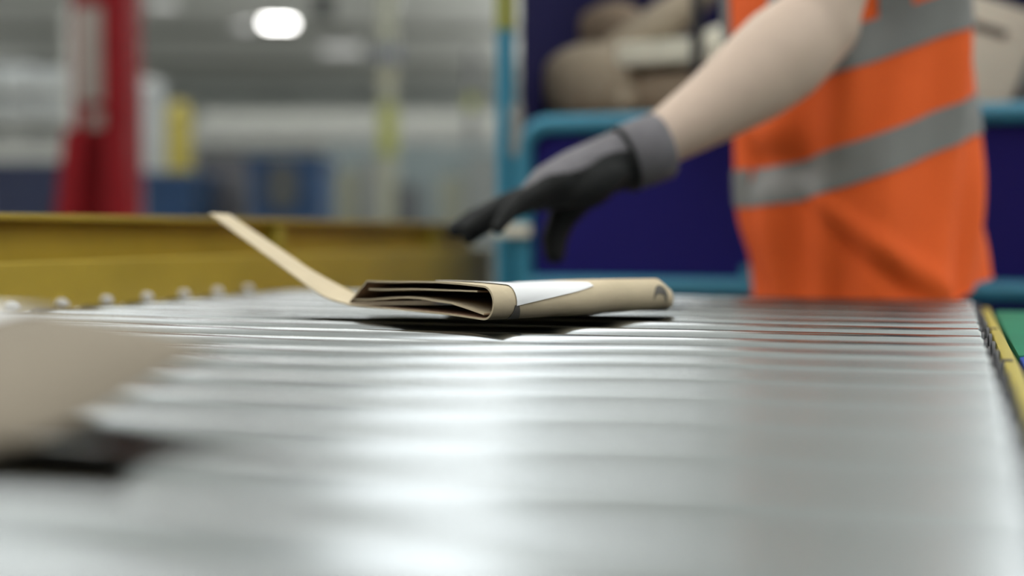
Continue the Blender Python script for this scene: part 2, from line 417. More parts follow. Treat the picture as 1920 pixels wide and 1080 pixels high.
# flap: the floor sheet carried on past the far edge and bent up
def flap(t, k):
    h = interp(t, [0, 1], [0, 0]) 
    xs = [0.0, 0.0432, 0.118, 0.19, 0.258]; ys = [0.0015, 0.0071, 0.0312, 0.055, 0.0775]
    for i in range(4):
        if t <= xs[i + 1] or i == 3:
            p0 = ys[max(i - 1, 0)]; p1 = ys[i]; p2 = ys[i + 1]; p3 = ys[min(i + 2, 4)]
            d = xs[i + 1] - xs[i]; f = (t - xs[i]) / d
            m1 = (p2 - p0) / (xs[i + 1] - xs[max(i - 1, 0)]) * d; m2 = (p3 - p1) / (xs[min(i + 2, 4)] - xs[i]) * d
            h = (2 * f**3 - 3 * f**2 + 1) * p1 + (f**3 - 2 * f**2 + f) * m1 + (-2 * f**3 + 3 * f**2) * p2 + (f**3 - f**2) * m2
            break
    wd = interp(t, [0, 0.045, 0.118, 0.258], [0.11, 0.042, 0.029, 0.025])
    return EP(mS + t - 0.004, wd * k + 0.0, h)
MB().grid(flap, lin(0, 0.258, 26), lin(0, 1, 4), 0.0014).build('flap', 'kraft', env, angle=60)
# white address label over the near fold and the top
def lab(a, b):                                # a along l, b up the wrap
    l = 0.026 + a * 0.104
    q0 = 0.45 + 0.34 * a
    return wall(q0 + b * (1.46 - q0), l, 0.0016)
MB().grid(lab, lin(0, 1, 10), lin(0, 1, 14), 0.0004).build('address_label', 'paper', env, angle=60)
def mark(a, b):
    l = 0.0225 + 0.002 * b + a * (0.0135 - 0.009 * b)
    return wall(0.12 + 0.34 * b, l, 0.0012)
MB().grid(mark, lin(0, 1, 4), lin(0, 1, 6), 0.0004).build('printed_arrow', 'ink_hole', env)
def notch(a, b):                              # half-moon thumb cut near the right end, its shade painted as a dark patch
    th = math.radians(-25 + 215 * a); r = 0.0105 - 0.0075 * b * math.sin(math.pi * min(1, max(0, a)) ) 
    return wall(0.44 + 0.021 * 0 + r * math.sin(th) / (math.pi * R0 * 1.1), lS - 0.021 + r * math.cos(th), 0.0011)
MB().grid(notch, lin(0, 1, 16), lin(0, 1, 3), 0.0004).build('thumb_notch', 'ink_hole', env)

# ================================================================== foreground padded mailer
e1 = Vector((-0.53, -0.85, 0)).normalized(); e2 = Vector((-0.79, 0.62, 0)).normalized()
tip = Vector((-0.104, 0.472, 0))
mail2 = thing('padded_mailer', 'thick brown padded mailer entering at the left, nearest the camera', 'envelope', tip + e1 * 0.11 + e2 * 0.15 + ZD * RT)
L1, L2 = 0.22, 0.30
def m2base(a, b):
    return interp(a * L1, [0, 0.085, 0.22], [0.027, 0.006, 0.0035]) * interp(b * L2, [0, 0.12, 0.3], [1.0, 0.9, 0.3]) 
def m2(a, b, side):
    ea = 1 - abs(2 * a - 1) ** 4; eb = 1 - abs(2 * b - 1) ** 4
    th = 0.0015 + 0.024 * (max(0, ea) * max(0, eb)) ** 0.75
    base = m2base(a, b) + 0.002
    z = base + (th if side > 0 else 0) 
    if side < 0: z = base - 0.0008
    round_ = 0.02
    return tip + e1 * (a * L1) + e2 * (b * L2) + ZD * (RT + z)
g = [0, .02, .05, .1, .17, .25, .35, .5, .65, .75, .85, .92, .97, 1]
mb = MB(); mb.grid(lambda a, b: m2(a, b, 1), g, g); mb.grid(lambda a, b: m2(a, b, -1), g, g)
bmesh.ops.remove_doubles(mb.bm, verts=mb.bm.verts[:], dist=0.0002)
n = len(g)
mb.build('padded_body', 'kraft2', mail2, angle=70)
mb = MB()                                       # sealed edge strip
mb.grid(lambda a, b: tip + e1 * (a * L1) + e2 * (-0.004 + b * 0.010) + ZD * (RT + m2base(a, 0) + 0.0024), lin(0, 1, 12), [0, 1], 0.002); mb.build('sealed_edge', 'kraft2', mail2)
MB().grid(lambda a, b: m2(0.05 + 0.33 * a, 0.26 + 0.40 * b, 1) + ZD * 0.0006, lin(0, 1, 8), lin(0, 1, 8), 0.0006).build('address_label', 'paper', mail2)

# ================================================================== bins right of the conveyor
def lidded_bin(name, label, u0, u1, v0, v1, ztop, m, extra):
    b = thing(name, label, 'bin', UV((u0 + u1) / 2, (v0 + v1) / 2, 0))
    MB().uvbox(u0 + 0.02, u1 - 0.02, v0 + 0.015, v1 - 0.02, 0.05, ztop - 0.03, 0.02).build('body', m, b)
    lid = MB().uvbox(u0, u1, v0, v1, ztop - 0.03, ztop, 0.006).build('lid', m, b)
    for k in range(4):
        uu = u0 + (u1 - u0) * (k + 0.5) / 4
        MB().uvbox(uu - 0.008, uu + 0.008, v0 + 0.008, v0 + 0.016, 0.1, ztop - 0.06).build('rib', m, b)
    for (du, dv) in ((0.05, 0.05), (0.05, -0.07), (-0.05, 0.05), (-0.05, -0.07)):
        uu = (u0 if du > 0 else u1) + du; vv = (v0 if dv > 0 else v1) + dv
        MB().tube([UV(uu, vv - 0.012, 0.025), UV(uu, vv + 0.012, 0.025)], 0.025, 12).build('wheel', 'dark', b)
    for (ua, va, ub, vb, ww) in extra:
        p, q = UV(ua, va, ztop + 0.0012), UV(ub, vb, ztop + 0.0012)
        d = (q - p).normalized(); s = Vector((-d.y, d.x, 0)) * ww
        MB().prism([p - s, q - s, q + s, p + s], (0, 0, 0.0006)).build('scuff_mark', 'white', lid)
    return b
lidded_bin('storage_bin', 'green plastic bin with scuffed lid beside the conveyor edge', 0.965, 1.50, 0.044, 0.55, RT - 0.012, 'green',
           [(1.08, 0.065, 1.10, 0.12, 0.004), (1.13, 0.075, 1.12, 0.11, 0.003), (1.35, 0.08, 1.38, 0.11, 0.008), (1.02, 0.06, 1.05, 0.09, 0.002)])
lidded_bin('storage_bin', 'blue plastic bin with flat lid, nearest beside the conveyor', 0.42, 0.955, 0.044, 0.55, RT - 0.012, 'blue', [])

# ================================================================== blue roll cage behind the worker
CU, CV0, CV1, CU2 = 2.20, -0.735, 0.20, 2.92
cage = thing('roll_cage', 'blue tubular roll cage with navy panels filled with brown parcels', 'cage', UV((CU + CU2) / 2, (CV0 + CV1) / 2, 0))
def ctube(name, pts, r=0.016, m='bluetube', parent=cage):
    return MB().tube(pts, r, 14).build(name, m, parent)
for (u, v) in ((CU, CV0), (CU, CV1), (CU2, CV0), (CU2, CV1)):
    p = ctube('post', [UV(u, v, 0.16), UV(u, v, 1.72)], 0.0165)
    if (u, v) == (CU, CV0):
        MB().tube([UV(u, v, 1.20), UV(u, v, 1.36)], 0.0185, 14).build('sleeve', 'limepale' if False else 'lime', p)
    w = MB().tube([UV(u - 0.02, v, 0.055), UV(u + 0.02, v, 0.055)], 0.055, 18).build('caster', 'dark', cage)
    MB().uvbox(u - 0.03, u + 0.03, v - 0.03, v + 0.03, 0.105, 0.165).build('caster_fork', 'axle', w)
for z in (0.18, 1.70):
    ctube('side_rail', [UV(CU, CV0, z), UV(CU2, CV0, z)]); ctube('side_rail', [UV(CU, CV1, z), UV(CU2, CV1, z)]); ctube('back_rail', [UV(CU2, CV0, z), UV(CU2, CV1, z)])
MB().uvbox(CU + 0.02, CU2 - 0.02, CV0 + 0.02, CV1 - 0.02, 0.17, 0.20).build('deck', 'bluetube', cage)
# gate with rounded upper corners
zt, zb2, gl, gr, cr = 1.033, 0.762, CV0 + 0.043, CV1 - 0.04, 0.045
gu = CU - 0.028
path = [UV(gu, gl, 0.2), UV(gu, gl, zt - cr)]
path += [UV(gu, gl + cr - cr * math.cos(a), zt - cr + cr * math.sin(a)) for a in lin(0.15, math.pi / 2, 7)]
path += [UV(gu, gr - cr + cr * math.sin(a), zt - cr + cr * math.cos(a)) for a in lin(0, math.pi / 2 - 0.15, 7)]
path += [UV(gu, gr, zt - cr), UV(gu, gr, 0.2)]
gate = ctube('gate_frame', path, 0.0165)
ctube('gate_bar', [UV(gu, gl, zb2), UV(gu, gr, zb2)], 0.016, parent=gate)
ctube('gate_bar', [UV(gu, gl, 0.30), UV(gu, gr, 0.30)], 0.014, parent=gate)
MB().uvbox(gu - 0.012, gu + 0.02, gl + 0.37, gl + 0.40, zb2, zb2 + 0.035, 0.004).build('latch_bracket', 'bluetube', gate)
MB().uvbox(gu + 0.006, gu + 0.010, gl + 0.012, gr - 0.012, 0.30, zt - 0.01).build('gate_panel', 'navy', gate)
MB().uvbox(gu + 0.02, gu + 0.05, gl - 0.03, gl + 0.0, 0.90, 1.0).build('hinge', 'bluetube', gate)
# liner panels
MB().uvbox(CU + 0.02, CU2 - 0.01, CV0 + 0.022, CV0 + 0.026, 0.2, 1.68).build('liner_panel', 'navydark', cage)
MB().uvbox(CU + 0.02, CU2 - 0.01, CV1 - 0.026, CV1 - 0.022, 0.2, 1.68).build('liner_panel', 'navydark', cage)
MB().uvbox(CU2 - 0.03, CU2 - 0.026, CV0 + 0.02, CV1 - 0.02, 0.2, 1.68).build('liner_panel', 'navydark', cage)
p0 = at(968, 245, 2.27)
MB().box(p0, (0.022, 0.004, 0.085), VD, UD, ZD, 0.001).build('tag_card', 'palegrey', cage)
p0 = at(960, 432, 2.26)
MB().box(p0, (0.066, 0.012, 0.020), VD, UD, ZD, 0.004).build('cream_clamp', 'cream', cage)
ctube('upright_strap', [UV(CU - 0.01, -0.40, 1.02), UV(CU - 0.01, -0.40, 1.70)], 0.010, 'blackcap')

# parcels inside the cage
def pillow(name, label, cat, c, X, Y, Z, sx, sy, sz, m, group='parcels in the blue cage', pinch=0.75):
    X, Y, Z = Vector(X).normalized(), Vector(Y).normalized(), Vector(Z).normalized()
    Y = (Y - X * Y.dot(X)).normalized(); Z = X.cross(Y)
    gg = [0, .03, .08, .16, .3, .5, .7, .84, .92, .97, 1]
    def f(a, b, s):
        e = max(0, (1 - abs(2 * a - 1) ** 3) * (1 - abs(2 * b - 1) ** 3)) ** pinch
        wob = noise.noise(Vector((a * 3, b * 3, sx * 37))) * 0.12
        return Vector(c) + X * ((a - .5) * sx * (1 - 0.30 * abs(2 * b - 1) ** 2.5)) + Y * ((b - .5) * sy * (1 - 0.30 * abs(2 * a - 1) ** 2.5)) + Z * (s * sz / 2 * e * (1 + wob))
    mb = MB(); mb.grid(lambda a, b: f(a, b, 1), gg, gg); mb.grid(lambda a, b: f(a, b, -1), gg, gg)
    bmesh.ops.remove_doubles(mb.bm, verts=mb.bm.verts[:], dist=0.0003)
    o = mb.build(name, m, angle=70); tag(o, label, cat, group); return o
# pile that carries the visible parcels
def carton(name, label, u0, u1, v0, v1, z0, z1, m, tape='cream'):
    o = thing(name, label, 'box', UV((u0 + u1) / 2, (v0 + v1) / 2, z0), 'parcels in the blue cage')
    MB().uvbox(u0, u1, v0, v1, z0, z1, 0.004).build('carton_body', m, o)
    vm = (v0 + v1) / 2
    MB().uvbox(u0 - 0.001, u1 + 0.001, vm - 0.024, vm + 0.024, z1 - 0.04, z1 + 0.001).build('packing_tape', tape, o)
    return o
carton('carton', 'brown carton low in the blue cage, on the left of the pile', 2.26, 2.86, -0.68, -0.26, 0.20, 1.02, 'kraftdark')
carton('carton', 'brown carton low in the blue cage, on the right of the pile', 2.26, 2.86, -0.25, 0.14, 0.20, 1.00, 'kraftdark')
pillow('parcel_bag', 'rounded grey-brown parcel at the left of the cage pile', 'parcel', at(1108, 160, 2.46), UV(0.1, 1, 0), (0, 0, 1), UD, 0.20, 0.155, 0.13, 'parcelgrey')
pillow('parcel_tube', 'long brown package slanting up across the cage pile', 'parcel', at(1205, 72, 2.56), at(1330, -25, 2.60) - at(1080, 160, 2.5), (0.3, -0.5, 0.8), UD, 0.42, 0.085, 0.08, 'parcelgrey')
pillow('parcel_bag', 'dark reddish brown parcel behind the slanting package', 'parcel', at(1135, 60, 2.70), (1, -.3, 0.4), (0, 0, 1), UD, 0.16, 0.11, 0.09, 'kraftdark')
pillow('parcel_bag', 'dark brown parcel under the cream box, against the gate', 'parcel', at(1270, 180, 2.42), (1, -.3, 0.05), (0, 0, 1), UD, 0.21, 0.10, 0.10, 'kraftdark')
pillow('parcel_bag', 'small brown parcel wedged between larger ones above the gate', 'parcel', at(1165, 190, 2.42), (1, -.3, 0.25), (0, 0, 1), UD, 0.07, 0.06, 0.06, 'parcelgrey')
cb = thing('flat_box', 'flat cream box lying on top of the parcels in the cage', 'box', at(1250, 130, 2.45), 'parcels in the blue cage')
MB().box(at(1252, 106, 2.45), (0.155, 0.16, 0.042), (VD + ZD * 0.03).normalized(), UD, ZD, 0.006).build('carton_body', 'cream', cb)
MB().box(at(1252, 106, 2.45) + ZD * 0.021, (0.03, 0.162, 0.003), (VD + ZD * 0.03).normalized(), UD, ZD).build('packing_tape', 'buff', cb)
pillow('parcel_bag', 'pale greenish white parcel behind the forearm', 'parcel', at(1355, 95, 2.5), (1, -.3, -0.5), (0, 0, 1), UD, 0.10, 0.09, 0.06, 'cream')
wb = thing('white_carton', 'tilted cream carton with dark printed bars at the right of the cage', 'box', at(1860, 200, 2.22), 'parcels in the blue cage')
wx = (VD * 0.93 - ZD * 0.36).normalized(); wz = (ZD * 0.93 + VD * 0.36).normalized()
wc = at(1838, 105, 2.24)
MB().box(wc, (0.145, 0.14, 0.165), wx, UD, wz, 0.006).build('carton_body', 'cream', wb)
for (dx, dz, sx, sz) in ((-0.010, 0.035, 0.075, 0.013), (-0.03, -0.045, 0.05, 0.030)):
    MB().box(wc + wx * dx + wz * dz - UD * 0.0705, (sx, 0.003, sz), wx, UD, wz).build('printed_bar', 'ink_hole', wb)
pillow('parcel_bag', 'crumpled white plastic parcel at the far right of the cage', 'parcel', at(1948, 160, 2.20), (1, -.3, 0), (0, 0, 1), UD, 0.12, 0.12, 0.08, 'white')

# ================================================================== the worker
person = thing('person', 'person in orange high visibility vest and dark work gloves reaching over the conveyor', 'person', Vector((0.50, 1.83, 0)))
PO = person.location
FD = Vector((-0.985, -0.17, 0)).normalized(); LD = Vector((-FD.y, FD.x, 0)).normalized()     # facing, and the person's left (towards the camera)
Cx = [0.62, 0.76, 0.95, 1.15, 1.36, 1.46]
def spine(z):
    ax = interp(z, [0.6, 0.8, 1.0, 1.2, 1.45], [1602, 1599, 1588, 1570, 1535])
    p = at(ax, 437, 1.80); p.z = z; return p
S_l = spine(1.37) + LD * 0.185; S_r = spine(1.37) - LD * 0.185
E_l = at(1528, 50, 1.56); W_l = at(1185, 294, 1.475)
E_r = spine(1.10) - LD * 0.245 - FD * 0.03; W_r = spine(0.90) - LD * 0.235 - FD * 0.04
mb = MB()
# torso
tz = [0.82, 0.90, 0.98, 1.06, 1.15, 1.25, 1.33, 1.39, 1.43]
mb.tube([spine(z) for z in tz], [0.15, 0.165, 0.155, 0.148, 0.155, 0.168, 0.17, 0.12, 0.06], 24, [0.105, 0.115, 0.108, 0.105, 0.11, 0.115, 0.105, 0.08, 0.055], up=FD)
neck = spine(1.42) + FD * 0.01; head = spine(1.45) + FD * 0.055 + ZD * 0.115
mb.tube([neck - ZD * 0.03, neck + FD * 0.02 + ZD * 0.06, head - ZD * 0.03], [0.062, 0.055, 0.05], 16)
mb.ell(head, (0.098, 0.076, 0.118), FD, LD, ZD, 24, 16)
mb.ell(head + FD * 0.045 - ZD * 0.06, (0.05, 0.052, 0.055), FD, LD, ZD)
mb.tube([head + FD * 0.092 + ZD * 0.01, head + FD * 0.116 - ZD * 0.025, head + FD * 0.095 - ZD * 0.034], [0.008, 0.014, 0.010], 10)
for s in (1, -1):
    mb.ell(head + LD * (s * 0.077) - FD * 0.008 - ZD * 0.008, (0.018, 0.009, 0.031), FD, LD, ZD)
    S, E, W = (S_l, E_l, W_l) if s > 0 else (S_r, E_r, W_r)
    mb.ell(S, (0.062, 0.06, 0.062), FD, LD, ZD)
    mb.tube([S + ZD * 0.01, S.lerp(E, 0.35), S.lerp(E, 0.75), E], [0.058, 0.054, 0.048, 0.047], 18)
    d = (W - E).normalized(); up = (ZD - d * d.z).normalized()
    mb.ell(E - d * 0.006, (0.050, 0.047, 0.049), d, d.cross(up), up)
    K = [-0.02, 0.08, 0.2, 0.38, 0.6, 0.82, 1.0, 1.06]
    mb.tube([E.lerp(W, k) - up * (0.008 * math.sin(math.pi * min(1, max(0, k)))) for k in K], [0.044, 0.048, 0.050, 0.046, 0.039, 0.032, 0.028, 0.027], 20,
            [0.047, 0.055, 0.058, 0.053, 0.042, 0.033, 0.028, 0.027], up=up)
    # hip stub, hidden by the trousers
    mb.tube([spine(0.88) + LD * (s * 0.08), spine(0.70) + LD * (s * 0.095)], [0.085, 0.08], 14)
body = link_mesh('body', remeshed(mb, 'body', 0.007, 8, PO), ['skin'], person)
for s in (1, -1):
    e = head + FD * 0.083 + LD * (s * 0.031) + ZD * 0.012
    MB().ell(e, (0.011, 0.014, 0.008), FD, LD, ZD, 12, 8).build('eye', 'eye', person)
    MB().ell(e + FD * 0.0075, (0.0042, 0.0055, 0.0055), FD, LD, ZD, 12, 8).build('iris', 'hair', person)
MB().ell(head + FD * 0.091 - ZD * 0.066, (0.008, 0.024, 0.006), FD, LD, ZD, 12, 8).build('mouth', 'lip', person)
mb = MB(); mb.ell(head - FD * 0.016 + ZD * 0.022, (0.098, 0.084, 0.112), FD, LD, ZD, 24, 16)
for v in list(mb.bm.verts):
    q = v.co - head
    if q.dot(FD) > 0.03 and q.z < 0.055: v.co = head + (q - FD * (q.dot(FD) - 0.03) * 0.9) * 0.9
mb.build('hair', 'hair', person)
# shirt
mb = MB()
mb.tube([spine(z) for z in (0.90, 0.98, 1.06, 1.15, 1.25, 1.33, 1.385, 1.415)], [0.172, 0.165, 0.158, 0.165, 0.177, 0.178, 0.13, 0.075], 24, [0.122, 0.118, 0.115, 0.12, 0.124, 0.113, 0.088, 0.066], up=FD)
for S, E in ((S_l, E_l), (S_r, E_r)):
    mb.ell(S, (0.07, 0.068, 0.07), FD, LD, ZD); mb.tube([S + ZD * 0.012, S.lerp(E, 0.3), S.lerp(E, 0.52)], [0.066, 0.066, 0.068], 18)
link_mesh('shirt', remeshed(mb, 'shirt', 0.009, 5, PO), ['cloth'], person)
# trousers and boots
mb = MB()
mb.tube([spine(z) for z in (0.80, 0.88, 0.95)], [0.145, 0.150, 0.150], 22, [0.098, 0.102, 0.105], up=FD)
for s in (1, -1):
    hp = spine(0.86) + LD * (s * 0.075) - FD * 0.015; kn = spine(0.5) + LD * (s * 0.11) + FD * (0.03 if s > 0 else -0.06); kn.z = 0.49
    an = kn - FD * 0.05 + LD * (s * 0.01); an.z = 0.09
    mb.tube([hp, hp.lerp(kn, 0.5), kn, kn.lerp(an, 0.5), an], [0.082, 0.080, 0.070, 0.066, 0.06], 18)
    b2 = MB()
    b2.tube([an + ZD * 0.05, an - ZD * 0.03], [0.05, 0.048], 14); b2.ell(an - FD * 0.0 - ZD * 0.05, (0.055, 0.046, 0.04), FD, LD, ZD)
    b2.tube([an - FD * 0.02 - ZD * 0.048, an + FD * 0.07 - ZD * 0.05, an + FD * 0.14 - ZD * 0.056, an + FD * 0.19 - ZD * 0.064], [0.044, 0.048, 0.047, 0.028], 16, [0.04, 0.04, 0.034, 0.022], up=ZD)
    b2.box(an + FD * 0.07 - ZD * 0.083, (0.27, 0.09, 0.014), FD, LD, ZD, 0.005)
    link_mesh('boot', remeshed(b2, 'boot', 0.007, 4, PO), ['boot'], person)
link_mesh('trousers', remeshed(mb, 'trousers', 0.011, 6, PO), ['cloth'], person)

# vest: closed loft with folds; th=0 front, 90 deg towards the camera
def vest_pt(z, th, off=0.0):
    a = interp(z, [0.70, 0.80, 0.92, 1.05, 1.2, 1.32, 1.40, 1.455], [0.132, 0.133, 0.133, 0.132, 0.133, 0.128, 0.100, 0.080])
    b = interp(z, [0.70, 0.80, 0.95, 1.1, 1.25, 1.33, 1.40, 1.455], [0.19, 0.19, 0.185, 0.183, 0.196, 0.198, 0.15, 0.10])
    c = math.cos(th); s = math.sin(th)
    e = 0.86                                               # a little boxier than an ellipse
    cx = math.copysign(abs(c) ** e, c); sy = math.copysign(abs(s) ** e, s)
    tilt = interp(z, [0.7, 0.9, 1.2, 1.45], [0.46, 0.38, 0.36, 0.12])
    w_ = interp(z, [0.66, 0.9, 1.2, 1.42], [1.0, 0.85, 0.55, 0.1])
    zz = z - tilt * a * cx
    f = 0.0
    f += 0.0105 * math.sin(5 * th + 9 * (z - 0.8) + 0.6) * w_
    f += 0.0060 * math.sin(11 * th - 16 * z + 1.0) * w_
    f += 0.017 * math.exp(-((zz - (0.765 + 0.10 * (1.9 - th))) / 0.020) ** 2) * math.exp(-((th - 1.05) / 0.75) ** 2)
    f -= 0.017 * math.exp(-((zz - (0.735 + 0.12 * (1.9 - th))) / 0.018) ** 2) * math.exp(-((th - 1.0) / 0.8) ** 2)
    f += 0.018 * math.exp(-((zz - 0.985) / 0.035) ** 2) * math.exp(-((th - 0.25) / 0.4) ** 2)
    f -= 0.015 * math.exp(-((zz - 0.935) / 0.022) ** 2) * math.exp(-((th - 0.35) / 0.45) ** 2)
    f += 0.008 * noise.noise(Vector((th * 1.6, z * 7, 3.1))) * w_
    f -= 0.030 * max(0, c) ** 1.5 * interp(zz, [0.72, 0.90], [1, 0])
    # the back hem kicks out
    f += 0.012 * math.exp(-((th - 2.9) / 0.5) ** 2) * interp(z, [0.70, 0.95], [1, 0])
    p = spine(z) + FD * (cx * (a + f + off)) + LD * (sy * (b + f + off)) + ZD * (-tilt * a * cx)
    return p
NT = 121
TH = lin(0, 2 * math.pi, NT)
ZV = lin(0.735, 1.455, 66)
mb = MB(); mb.grid(lambda z, t: vest_pt(z, t), ZV, TH, 0.003)
bmesh.ops.remove_doubles(mb.bm, verts=mb.bm.verts[:], dist=0.0004)
vest = mb.build('vest', 'vest', person, angle=80)
def band(name, z0, z1, t0, t1, n=100):
    MB().grid(lambda z, t: vest_pt(z, t, 0.0032), lin(z0, z1, 7), lin(t0, t1, n), 0.0012).build(name, 'band', vest, angle=80)
band('reflective_band', 0.935, 0.985, 0.0, 2 * math.pi)
band('reflective_band', 1.072, 1.122, 0.0, 2 * math.pi)
for t in (0.42, 1.50, -0.42 + 2 * math.pi, 2 * math.pi - 1.50): band('shoulder_band', 1.12, 1.42, t - 0.12, t + 0.12, 10)
MB().tube([vest_pt(z, 0.0, 0.0005) for z in lin(0.74, 1.40, 30)], 0.0028, 6).build('zip', 'vest', vest)
MB().tube([vest_pt(0.737, t, 0.0) for t in TH], 0.0032, 6).build('hem', 'vest', vest)

# gloves: five separate fingers, knit back and dark coated palm
def glove(Wp, F, N, thumb_sign, curl, name_lab, SCL=1.0):
    F = F.normalized(); N = (N - F * N.dot(F)).normalized(); T = F.cross(N) * thumb_sign
    def H(f, t, n): return Wp + (F * f + T * t + N * n) * SCL
    mb = MB()
    S_ = lambda L: [x * SCL for x in L]
    mb.tube([H(-0.045, 0, 0), H(-0.01, 0, 0), H(0.02, 0.002, 0.001), H(0.05, 0.002, 0.001), H(0.08, 0.0, 0.0), H(0.098, -0.001, -0.003)],
            S_([0.034, 0.034, 0.038, 0.043, 0.044, 0.040]), 20, S_([0.031, 0.031, 0.029, 0.027, 0.022, 0.015]), up=N)
    mb.ell(H(0.035, 0.024, -0.014), S_((0.034, 0.018, 0.019)), F, T, N); mb.ell(H(0.038, -0.026, -0.012), S_((0.040, 0.015, 0.018)), F, T, N)
    fl = [(0.033, 0.078, 0.0108), (0.011, 0.087, 0.0112), (-0.011, 0.080, 0.0108), (-0.032, 0.064, 0.0098)]     # index .. little
    for i, (t, L, r) in enumerate(fl):
        p = H(0.088 - abs(t) * 0.15, t, -0.002); ang = curl[i][0]; spread = t * 0.9; r *= SCL
        pts = [p - F * 0.02, p]
        for k, (ln, bend) in enumerate(((0.45, 0), (0.31, curl[i][1]), (0.24, curl[i][2]))):
            ang += bend
            dirv = F * math.cos(ang) - N * math.sin(ang) + T * spread * (1.0 if k == 0 else 0.8)
            p = p + dirv.normalized() * (L * ln * 1.05 * SCL); pts.append(p)
        mb.tube(pts, [r * 1.1, r * 1.12, r * 1.02, r * 0.93, r * 0.72], 14)
        for q, rr in zip(pts[1:], (1.14, 1.06, 0.96, 0.74)): mb.ell(q, (r * rr, r * rr, r * rr), F, T, N, 12, 8)
    tb = H(0.036, 0.026, -0.012); t1 = H(0.066, 0.042, -0.030); t2 = H(0.080, 0.044, -0.046); t3 = H(0.086, 0.042, -0.060)
    mb.tube([tb, t1, t2, t3], S_([0.018, 0.0150, 0.0138, 0.0112]), 14)
    for q, rr in ((t1, 0.0152), (t2, 0.014), (t3, 0.0114)): mb.ell(q, S_((rr, rr, rr)), F, T, N, 12, 8)
    me = remeshed(mb, 'glove', 0.0022, 5, PO)
    g_ = link_mesh('glove', me, ['glove', 'coat'], person)
    for p in me.polygons:
        q = (p.center + PO - Wp) / SCL; f = q.dot(F); n = q.dot(N)
        wv = 0.003 * math.sin(f * 90) 
        p.material_index = 1 if (n < 0.004 + wv or f > 0.105 + 0.2 * max(0, n)) else 0
    g_['label'] = name_lab
    cu = MB(); cu.tube([H(x, 0, 0) for x in (-0.050, -0.047, -0.03, -0.012, -0.008)], S_([0.0345, 0.0365, 0.0372, 0.0372, 0.035]), 28, S_([0.0325, 0.0345, 0.0345, 0.034, 0.032]), up=N)
    c_ = cu.build('cuff', 'glove', g_, angle=60)
    sm = MB(); sm.tube([H(-0.006, 0.0366 * math.cos(a), 0.0325 * math.sin(a)) for a in lin(0, 2 * math.pi, 33)], 0.0028, 8)
    sm.build('cuff_seam', 'coat', g_)
    return g_
Fl = at(848, 420, 1.43) - W_l
glove(at(1160, 303, 1.470), Fl, Vector((-0.30, 0.10, 0.92)), 1, [(0.04, 0.16, 0.10), (-0.04, 0.10, 0.08), (0.0, 0.14, 0.10), (0.12, 0.26, 0.2)], 'grey knit glove with dark coated palm', 1.1)
Fr = (FD * 0.45 - ZD).normalized()
glove(W_r + Fr * 0.015, Fr, -LD, -1, [(0.3, 0.5, 0.3), (0.32, 0.5, 0.3), (0.34, 0.5, 0.3), (0.36, 0.5, 0.3)], 'grey knit glove on the lowered hand')

# ================================================================== hall background
# red column
RY = 6.0
rl, rr_ = at(146, 437, RY).x, at(255, 437, RY).x; rc = (rl + rr_) / 2; rw = rr_ - rl
col = thing('red_column', 'red steel column with a faded sign plate and splayed foot', 'column', Vector((rc, RY, 0)))
mb = MB(); mb.box((rc + rw * 0.30, RY, H / 2), (rw * 0.40, 0.24, H), bev=0.008); mb.build('column_shaft', 'red', col)
MB().box((rc - rw * 0.22, RY + 0.03, H / 2), (rw * 0.56, 0.16, H), bev=0.006).build('column_web', 'red', col)
sp = at(180, 105, RY)
MB().box((sp.x, RY - 0.062, sp.z), (0.135, 0.012, 0.42), bev=0.003).build('sign_plate', 'sign', col)
s2 = at(188, 226, RY); MB().box((s2.x, RY - 0.058, s2.z), (0.075, 0.01, 0.075), bev=0.003).build('sticker', 'sign', col)
zt_ = at(0, 245, RY).z
for (xa, xb) in ((rl - 0.005, rl - 0.05), (rr_ - 0.088, rr_ - 0.075)):
    k = 2.4; xf = xa + (xb - xa) * (zt_ / (zt_ - at(0, 400, RY).z))
    mb = MB(); mb.prism([(xa, RY - 0.15, zt_), (xa + 0.09, RY - 0.15, zt_), (xf + 0.12, RY - 0.15, 0), (xf - 0.0, RY - 0.15, 0)], (0, 0.07, 0)); mb.build('splayed_brace', 'red', col)
MB().box((rc, RY, 0.01), (0.7, 0.5, 0.02)).build('base_plate', 'red', col)

